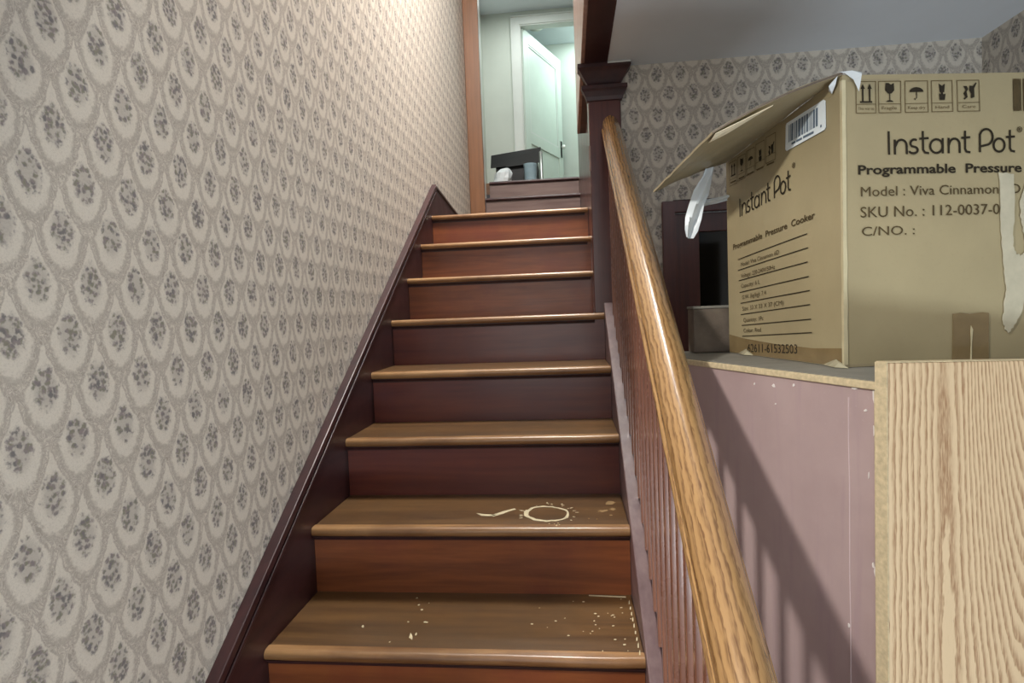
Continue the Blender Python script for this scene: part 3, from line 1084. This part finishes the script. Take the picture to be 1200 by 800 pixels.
def text_polys(s, width, height, bold=0.0, slope=0.0):
    """letters of the built-in font as polygons, origin at the left end of the base line"""
    c = bpy.data.curves.new('letters', 'FONT')
    c.body = s
    c.size = 1.0
    c.offset = bold
    c.resolution_u = 3
    o = bpy.data.objects.new('letters', c)
    COL.objects.link(o)
    bpy.context.view_layer.update()
    me = bpy.data.meshes.new_from_object(o.evaluated_get(_dg()))
    vs = [v.co.copy() for v in me.vertices]
    fs = [tuple(p.vertices) for p in me.polygons]
    bpy.data.objects.remove(o)
    bpy.data.curves.remove(c)
    bpy.data.meshes.remove(me)
    x0 = min(v.x for v in vs)
    x1 = max(v.x for v in vs)
    sx = width / (x1 - x0)
    out_v = [((v.x - x0) * sx, v.y * height / 0.70) for v in vs]
    return out_v, fs


def face_text(s, u, v, width, height, F, mat, parent, bold=0.0, slope=0.0, name='printed_lettering', o=0.0014):
    vs, fs = text_polys(s, width, height, bold)
    mb = MB()
    mb.v = [tuple(F(u + x, v + y + slope * x, o)) for x, y in vs]
    mb.f = fs
    return link(name, mb, mat, parent)


def strokes(name, paths, u, v, width, height, F, mat, parent, thick, slope=0.0, o=0.0014):
    """hand drawn lettering from round brush strokes; paths in a box 0..1 by 0..1"""
    mb = MB()
    for path in paths:
        pts = [(u + x * width, v + y * height + slope * x * width) for x, y in path]
        for k, (p, q) in enumerate(zip(pts, pts[1:])):
            dx, dy = q[0] - p[0], q[1] - p[1]
            l = math.hypot(dx, dy) or 1e-9
            nx, ny = -dy / l * thick / 2, dx / l * thick / 2
            ex, ey = dx / l * thick * 0.3, dy / l * thick * 0.3
            mb.poly([F(p[0] + nx - ex, p[1] + ny - ey, o), F(p[0] - nx - ex, p[1] - ny - ey, o), F(q[0] - nx + ex, q[1] - ny + ey, o), F(q[0] + nx + ex, q[1] + ny + ey, o)])
    return link(name, mb, mat, parent)


def arc(cx, cy, rx, ry, a0, a1, n=12):
    return [(cx + rx * math.cos(math.radians(a0 + (a1 - a0) * i / n)), cy + ry * math.sin(math.radians(a0 + (a1 - a0) * i / n))) for i in range(n + 1)]


# the rounded wordmark: I n s t a n t   P o t (R)
LOGO = [
    [(0.010, 1.0), (0.010, 0.0)],
    [(0.055, 0.62), (0.055, 0.0)], [(0.055, 0.30)] + arc(0.105, 0.36, 0.040, 0.27, 165, 0) + [(0.146, 0.0)],
    arc(0.205, 0.46, 0.030, 0.17, 60, 230, 10) + arc(0.196, 0.155, 0.034, 0.15, 70, -150, 12),
    [(0.272, 0.98), (0.272, 0.16), (0.285, 0.03), (0.312, 0.0)], [(0.248, 0.66), (0.312, 0.68)],
    arc(0.375, 0.31, 0.048, 0.31, 20, 380, 20), [(0.424, 0.64), (0.424, 0.0)],
    [(0.470, 0.64), (0.470, 0.0)], [(0.470, 0.32)] + arc(0.515, 0.36, 0.040, 0.27, 165, 0) + [(0.556, 0.0)],
    [(0.598, 0.95), (0.598, 0.16), (0.608, 0.03), (0.634, 0.0)], [(0.572, 0.66), (0.634, 0.68)],
    [(0.715, 0.02), (0.715, 0.80)] + arc(0.765, 0.68, 0.052, 0.36, 140, -75, 18) + [(0.722, 0.26)],
    arc(0.868, 0.30, 0.044, 0.30, 90, 450, 20),
    [(0.955, 0.96), (0.955, 0.16), (0.965, 0.03), (0.990, 0.0)], [(0.928, 0.66), (0.990, 0.68)],
]
REG = [arc(0.5, 0.5, 0.5, 0.5, 0, 360, 14), [(0.36, 0.25), (0.36, 0.75)] + arc(0.42, 0.64, 0.18, 0.12, 90, -90, 6) + [(0.65, 0.25)]]
# front face
strokes('printed_wordmark', LOGO, 0.071, 0.330, 0.211, 0.034, FF, M['ink'], front_w, 0.0034)
strokes('printed_mark', REG, 0.285, 0.360, 0.008, 0.008, FF, M['ink_soft'], front_w, 0.0011)
face_text('Programmable  Pressure', 0.0235, 0.300, 0.2685, 0.0140, FF, M['ink'], front_w, 0.022, -0.008)
face_text('Cooker', 0.304, 0.298, 0.078, 0.0140, FF, M['ink'], front_w, 0.022)
face_text('Model : Viva Cinnamon 6D', 0.0275, 0.266, 0.262, 0.0150, FF, M['ink_soft'], front_w, 0.0, -0.006)
face_text('SKU No. : 112-0037-01', 0.0265, 0.2335, 0.236, 0.0165, FF, M['ink_soft'], front_w, 0.0, -0.004)
face_text('C/NO. :', 0.0285, 0.205, 0.085, 0.0140, FF, M['ink_soft'], front_w, 0.0)

# row of five handling symbols on the front
frames = [(0.021, 0.054), (0.0575, 0.0945), (0.1005, 0.1385), (0.1435, 0.1785), (0.1855, 0.2230)]
polys = []
LW = 0.0011
for a, b in frames:
    polys += [quad(a, 0.393, b, 0.393 + LW), quad(a, 0.442 - LW, b, 0.442), quad(a, 0.393 + LW, a + LW, 0.442 - LW), quad(b - LW, 0.393 + LW, b, 0.442 - LW),
              quad(a + LW, 0.4065, b - LW, 0.4065 + LW * .8)]
face_surface('symbol_frame', polys, FF, M['ink_faint'], front_w)
face_text('This way up', 0.0245, 0.3985, 0.026, 0.0042, FF, M['ink_faint'], front_w)
face_text('Fragile', 0.063, 0.3985, 0.024, 0.0050, FF, M['ink_faint'], front_w)
face_text('Keep dry', 0.1055, 0.3985, 0.028, 0.0046, FF, M['ink_faint'], front_w)
face_text('Hand', 0.150, 0.3985, 0.022, 0.0046, FF, M['ink_faint'], front_w)
face_text('Care', 0.1935, 0.3985, 0.022, 0.0046, FF, M['ink_faint'], front_w)


SYMBOLS = [
    [[(.30, .1), (.38, .1), (.38, .70), (.45, .70), (.34, .95), (.23, .70), (.30, .70)], [(.64, .1), (.72, .1), (.72, .70), (.79, .70), (.68, .95), (.57, .70), (.64, .70)], [(.2, .02), (.8, .02), (.8, .1), (.2, .1)]],
    [[(.32, .98), (.30, .62), (.42, .46), (.58, .46), (.70, .62), (.68, .98), (.55, .90), (.46, .98)], [(.48, .46), (.48, .13), (.52, .13), (.52, .46)], [(.32, .05), (.68, .05), (.58, .13), (.42, .13)]],
    [[(.20, .52), (.80, .52)] + [(.5 + .30 * math.cos(t * PI / 8), .52 + .24 * math.sin(t * PI / 8)) for t in range(1, 8)], [(.485, .20), (.52, .20), (.52, .52), (.485, .52)],
     [(.485, .20), (.44, .12), (.40, .18), (.42, .22), (.45, .18), (.47, .22)]],
    [[(.36, .92), (.40, .48), (.60, .48), (.64, .92), (.5, .80)], [(.38, .10), (.62, .10), (.66, .42), (.55, .38), (.54, .50), (.45, .50), (.44, .38), (.36, .44)]],
    [[(.28, .78), (.44, .78), (.50, .62), (.42, .50), (.46, .22), (.32, .10), (.28, .14), (.36, .24), (.28, .40), (.38, .58)],
     [(.56, .80), (.70, .78), (.84, .96), (.88, .92), (.76, .66), (.76, .22), (.60, .16), (.62, .40), (.54, .56)]],
]


def sym(F, parent, fr, y0, sc):
    """arrows, glass, umbrella, hand with care, no hooks: one part per printed symbol"""
    for (a, b), shapes in zip(fr, SYMBOLS):
        w = b - a
        face_surface('handling_symbol', [[(a + x * w, y0 + y * sc) for x, y in pts] for pts in shapes], F, M['ink'], parent)


sym(FF, front_w, frames, 0.4085, 0.031)
# barcode, paper scraps and tape on the front
polys = []
u = 0.279
for w in (.0105, .0018, .006, .001, .0022, .007, .0012, .004, .0018, .009, .001, .003):
    polys.append(quad(u, 0.393, u + w, 0.443))
    u += w + random.choice((.0012, .002, .0032))
face_surface('printed_barcode', polys, FF, M['ink_soft'], front_w)
scrap = [(0.252, 0.297), (0.277, 0.295), (0.279, 0.236), (0.2765, 0.205), (0.277, 0.182), (0.283, 0.170), (0.290, 0.166), (0.297, 0.171), (0.300, 0.186),
         (0.294, 0.205), (0.289, 0.228), (0.288, 0.250), (0.295, 0.272), (0.304, 0.290), (0.345, 0.292), (0.352, 0.20), (0.330, 0.15), (0.310, 0.128),
         (0.301, 0.108), (0.292, 0.074), (0.281, 0.056), (0.272, 0.043), (0.266, 0.050), (0.261, 0.066), (0.263, 0.090), (0.266, 0.113), (0.262, 0.140), (0.260, 0.168), (0.257, 0.195), (0.254, 0.240)]
rag = []
for (ua, va), (ub, vb) in zip(scrap, scrap[1:] + scrap[:1]):
    for q in range(4):
        t = q / 4
        rag.append((lerp(ua, ub, t) + random.uniform(-.0011, .0011), lerp(va, vb, t) + random.uniform(-.0014, .0014)))
o = face_mesh('torn_label_remains', [rag], FF, M['torn_grey'], front_w, 0.0026, 0.0012)
o['label'] = 'ragged pale remains of a torn off label'
o = face_mesh('tape_strip', [[(0.178, 0.003), (0.240, 0.003), (0.2375, 0.077), (0.226, 0.0785), (0.205, 0.077), (0.190, 0.079), (0.177, 0.078)]], FF, M['tape_brown'], front_w, 0.0022, 0.0008)
o['label'] = 'brown tape strip at the bottom of the carton front'
face_mesh('tape_crease', [[(0.208, 0.004), (0.2105, 0.004), (0.2095, 0.03), (0.2105, 0.052), (0.207, 0.058), (0.2065, 0.05), (0.208, 0.028)]], FF, M['tape_pale'], front_w, 0.0030, 0.0008)

# left face
face_sl = 0.085
strokes('printed_wordmark', LOGO, 0.060, 0.290, 0.186, 0.036, FL, M['ink'], left_w, 0.0034, 0.09)
strokes('printed_mark', REG, 0.250, 0.343, 0.008, 0.008, FL, M['ink_soft'], left_w, 0.0012)
face_text('Programmable  Pressure  Cooker', 0.029, 0.224, 0.282, 0.0115, FL, M['ink_soft'], left_w, 0.02, 0.075)
rules = [(.050, .200, .291, .221), (.049, .177, .293, .197), (.052, .155, .292, .173), (.054, .130, .294, .148), (.057, .107, .296, .124), (.056, .083, .296, .100), (.059, .060, .297, .075), (.060, .037, .299, .052)]
polys = []
for u0, v0, u1, v1 in rules:
    for q in range(12):
        ua, ub, va, vb = lerp(u0, u1, q / 12), lerp(u0, u1, (q + 1) / 12), lerp(v0, v1, q / 12), lerp(v0, v1, (q + 1) / 12)
        polys.append([(ua, va), (ub, vb), (ub, vb + .0018), (ua, va + .0018)])
face_surface('printed_rule', polys, FL, M['ink'], left_w)
for s_, u0, v0, u1, v1 in (('Model: Viva Cinnamon 6D', .063, .185, .208, .196), ('Voltage: 220-240V/50Hz', .063, .161, .194, .170), ('Capacity: 6 L', .062, .140, .139, .145), ('G.W. (kg/kg): 7.4', .065, .116, .160, .123),
                           ('Size: 33 X 33 X 37 (CM)', .064, .092, .217, .102), ('Quantity: 1Pc', .067, .068, .147, .073), ('Color: Red', .066, .046, .136, .050)):
    face_text(s_, u0, v0, u1 - u0, 0.0085, FL, M['ink_soft'], left_w, 0.0, (v1 - v0) / (u1 - u0))
face_text('62611-61532503', 0.082, 0.0060, 0.173, 0.0170, FL, M['ink'], left_w, 0.0, 0.045)
lf = [(0.016 + .037 * i, 0.016 + .037 * i + .033) for i in range(5)]
polys = []
for a, b in lf:
    y0 = 0.362 + (a - 0.016) * 0.07
    polys += [quad(a, y0, b, y0 + LW), quad(a, y0 + .049, b, y0 + .050), quad(a, y0, a + LW, y0 + .050), quad(b - LW, y0, b, y0 + .05), quad(a, y0 + .013, b, y0 + .0138)]
face_surface('symbol_frame', polys, FL, M['ink_faint'], left_w)
sym(FL, left_w, lf, 0.381, 0.028)
polys = [quad(a + .004, 0.3675, b - .004, 0.3705) for a, b in lf]
face_surface('symbol_caption', polys, FL, M['ink_faint'], left_w)
# white barcode label
lab = face_mesh('shipping_label', [[(0.234, .3775), (0.338, .3815), (0.341, .385), (0.340, .427), (0.336, .430), (0.233, .4265), (0.2305, .423), (0.2305, .381)]], FL, M['label_white'], left_w, 0.0026, 0.0014)
lab['label'] = 'white barcode sticker on the left side of the carton'
polys = []
u = 0.241
random.seed(3)
while u < 0.322:
    w = random.choice((.0012, .002, .0035, .005))
    b0 = .3905 + (u - .241) * .03
    polys.append(quad(u, b0, u + w, b0 + .030))
    u += w + random.choice((.0010, .0016, .0022))
face_surface('barcode_bars', polys, FL, M['label_ink'], lab, 0.0032)
face_text('X00 1K3 7PB', 0.250, 0.3825, 0.062, 0.005, FL, M['label_ink'], lab, 0.01, 0.03, 'label_text', 0.0032) if False else None
face_surface('label_caption', [quad(0.250, .3835, 0.262, .3872), quad(0.264, .3838, 0.280, .3876), quad(0.283, .3842, 0.312, .3882), quad(0.329, .388, .3325, .392)], FL, M['label_ink'], lab, 0.0032)
# bottom tape, left face
o = face_mesh('tape_strip', [[(0.002, 0.001), (0.372, 0.001), (0.372, 0.030), (0.30, 0.026), (0.18, 0.028), (0.06, 0.034), (0.002, 0.040)]], FL, M['tape_brown'], left_w, 0.0008, 0.0006)
o['label'] = 'brown tape along the bottom of the carton side'
# pale tape down the near corner
mb = MB()
rings = []
for i in range(15):
    v = 0.004 + 0.44 * i / 14
    j = 0.0015 * noise.noise(Vector((i * 0.9, 2.2, 5)))
    ctr = K(UPV * (v * S))
    rings.append([ctr + el * (0.005 + j) + nl * 0.0012, ctr + nl * 0.002 + nf * 0.002, ctr + ef * (0.0055 + j) + nf * 0.0014, ctr + ef * (0.0035 + j) - nf * 0.0, ctr + el * 0.002 - nl * 0.0])
mb.sweep(rings)
o = link('corner_tape', mb, M['tape_pale'], carton, smooth=True)
o['label'] = 'pale clear tape down the near corner of the carton'
# crumpled film tab on the top near corner
top_n = K(UPV * ZT_N)
mb = MB()
ts = [top_n + v for v in (ef * -0.006 - nf * 0.002 + UPV * 0.006, ef * 0.010 + nf * 0.012 + UPV * 0.003, ef * 0.026 + nf * 0.014 - UPV * 0.001, ef * 0.024 + nf * 0.012 - UPV * 0.014,
                          ef * 0.025 + nf * 0.008 - UPV * 0.031, ef * 0.014 + nf * 0.010 - UPV * 0.012, ef * 0.002 + nf * 0.004 + UPV * 0.002, ef * 0.022 + nf * 0.020 - UPV * 0.006)]
for a, b, c in ((0, 1, 6), (1, 7, 6), (1, 2, 7), (2, 3, 7), (3, 4, 7), (4, 5, 7), (5, 6, 7)):
    mb.f.append((a, b, c))
mb.v = [tuple(q) for q in ts]
o = link('film_tab', mb, M['film'], carton)
o['label'] = 'crumpled shiny film tab at the top corner'
sm = o.modifiers.new('thickness', 'SOLIDIFY')
sm.thickness = 0.0008
mb = MB()
ts = [top_n + v for v in (el * 0.004 + nl * 0.006 + UPV * 0.000, el * 0.018 + nl * 0.008 - UPV * 0.006, el * 0.028 + nl * 0.006 - UPV * 0.016, el * 0.022 + nl * 0.004 - UPV * 0.024,
                          el * 0.010 + nl * 0.005 - UPV * 0.012, el * 0.016 + nl * 0.014 - UPV * 0.013)]
mb.v = [tuple(q) for q in ts]
mb.f = [(0, 1, 5), (1, 2, 5), (2, 3, 5), (3, 4, 5), (4, 0, 5)]
o = link('film_tab', mb, M['film'], carton)
sm = o.modifiers.new('thickness', 'SOLIDIFY')
sm.thickness = 0.0008
# film scraps where the carton meets the cabinet top
for (f_, base, sgn) in ((nl, el * LL * 0.77, 1), (nl, el * 0.010, 1)):
    mb = MB()
    along = el
    ts = [K(base + v + UPV * 0.0006) for v in (along * 0.045 + f_ * 0.004, along * 0.018 + f_ * 0.012, -along * 0.004 + f_ * 0.016, -along * 0.030 + f_ * 0.006, along * 0.006 + f_ * 0.005 + UPV * 0.013, along * 0.020 + f_ * 0.004 + UPV * 0.009, -along * 0.008 + f_ * 0.010 + UPV * 0.008)]
    mb.v = [tuple(q) for q in ts]
    mb.f = [(0, 1, 5), (1, 4, 5), (1, 6, 4), (1, 2, 6), (2, 3, 6), (3, 4, 6)]
    o = link('film_scrap', mb, M['film_dull'], carton)
    sm = o.modifiers.new('thickness', 'SOLIDIFY')
    sm.thickness = 0.0008


# plastic strip hanging under the flap, and a band of the same film running back to the carton
def film_band(name, pairs, e0, label=None):
    mb = MB()
    rings = []
    for k, ((oa, za), (ob, zb)) in enumerate(pairs):
        ring = []
        for i in range(7):
            t = i / 6
            e = e0 + 0.006 * math.sin(t * 7 + k * 0.7) + 0.003 * math.sin(k * 1.3)
            ring.append(LP(lerp(oa, ob, t), e, lerp(za, zb, t)))
        rings.append(ring + [q + el * 0.0012 for q in reversed(ring)])
    mb.sweep(rings)
    o = link(name, mb, M['film'], carton, smooth=True)
    if label:
        o['label'] = label


film_band('film_strip', [((.055, .402), (.034, .404)), ((.0590, .3865), (.036, .386)), ((.079, .3576), (.0465, .346)), ((.093, .325), (.060, .3245)), ((.1033, .298), (.069, .292)),
                         ((.105, .272), (.078, .266)), ((.1024, .2557), (.087, .2517))], 0.36, 'white plastic film strip hanging below the open flap')
film_band('film_strip', [((.060, .3345), (.0605, .3215)), ((.042, .339), (.043, .326)), ((.022, .342), (.023, .329)), ((.002, .347), (.002, .334))], 0.368)

# ------------------------------------------------------------------ block on the cabinet top behind the carton
blk = thing('wooden_block', 'grimy grey brown block on the cabinet top, tucked behind the cardboard carton', 'block', (1.075, 0.24, CT))
R_ = (0.0, 0.0)


def bpt(x, y, z):
    a = math.radians(4)
    return (1.095 + x * math.cos(a) - y * math.sin(a), 0.262 + x * math.sin(a) + y * math.cos(a), CT + 0.001 + z)


def bb(mb, x0, x1, y0, y1, z0, z1):
    return mb.hexa([bpt(x0, y0, z0), bpt(x1, y0, z0), bpt(x1, y1, z0), bpt(x0, y1, z0), bpt(x0, y0, z1), bpt(x1, y0, z1), bpt(x1, y1, z1), bpt(x0, y1, z1)])


link('body', bb(MB(), -0.038, 0.085, 0, 0.055, 0, 0.112), M['grime'], blk, 0.003)
link('lid', bb(MB(), -0.040, 0.087, -0.002, 0.057, 0.112, 0.119), M['dust_top'], blk, 0.002)

# ------------------------------------------------------------------ things on the upper hall floor
hb = thing('storage_box', 'black box with its lid tipped up on the upper hall floor', 'box', (0.33, 4.3, UF))


def hbox(mb, x0, x1, y0, y1, z0, z1):
    return mb.box(x0, x1, y0, y1, z0, z1)


link('body', hbox(MB(), 0.10, 0.50, 4.2, 4.5, UF, UF + 0.27), M['black'], hb, 0.008)
lidm = MB()
lidm.hexa([(0.055, 4.17, UF + 0.24), (0.52, 4.17, UF + 0.27), (0.52, 4.19, UF + 0.27), (0.055, 4.19, UF + 0.24),
           (0.055, 4.24, UF + 0.375), (0.53, 4.24, UF + 0.425), (0.53, 4.26, UF + 0.425), (0.055, 4.26, UF + 0.375)])
link('lid', lidm, M['black'], hb, 0.004)
link('lid_rim', MB().hexa([(0.20, 4.162, UF + 0.238), (0.52, 4.162, UF + 0.262), (0.52, 4.17, UF + 0.262), (0.20, 4.17, UF + 0.238),
                           (0.20, 4.166, UF + 0.25), (0.52, 4.166, UF + 0.274), (0.52, 4.174, UF + 0.274), (0.20, 4.174, UF + 0.25)]), M['black'], hb)
# crumpled white bag
mb = MB()
rings = []
for j, (r, z) in enumerate(((0.05, 0), (0.070, 0.04), (0.072, 0.10), (0.062, 0.15), (0.045, 0.185), (0.014, 0.20))):
    ring = []
    for i in range(14):
        a = 2 * PI * i / 14
        rr = r * (1 + 0.30 * noise.noise(Vector((math.cos(a) * 1.7, math.sin(a) * 1.7, j * 0.8))))
        ring.append((0.155 + rr * math.cos(a) * 1.2 + 0.012 * j, 4.05 + rr * math.sin(a), UF + z))
    rings.append(ring)
mb.sweep(rings)
tag(link('plastic_bag', mb, M['film'], None), 'crumpled white bag in front of the black box upstairs', 'bag')
mb = MB()
mb.lathe([(0.05, 0), (0.056, 0.01), (0.060, 0.205), (0.064, 0.21), (0.064, 0.225), (0.001, 0.226)], (0.435, 4.07, UF), 20)
tag(link('plastic_tub', mb, M['bluish'], None, smooth=True), 'pale bluish tub standing right of the white bag upstairs', 'tub')
mb = MB()
mb.lathe([(0.016, 0), (0.016, 0.33), (0.012, 0.335), (0.001, 0.336)], (0.535, 4.06, UF), 12)
tag(link('metal_tube', mb, M['steel'], None, smooth=True), 'thin grey metal tube standing beside the bluish tub upstairs', 'tube')
# ceiling lamp beyond the upstairs door
cl_ = thing('ceiling_lamp', 'pale glass ceiling lamp in the room past the upstairs door', 'lamp', (0.47, 5.62, 4.93))
mb = MB()
mb.lathe([(0.03, 0.069), (0.07, 0.05), (0.03, -0.03)], (0.47, 5.62, 4.93), 20)
link('mount', mb, M['steel'], cl_, smooth=True)
mb = MB()
mb.lathe([(0.03, -0.03), (0.09, -0.04), (0.10, -0.06), (0.08, -0.09), (0.03, -0.105), (0.001, -0.107)], (0.47, 5.62, 4.93), 20)
link('glass_bowl', mb, M['bulb_white'], cl_, smooth=True)
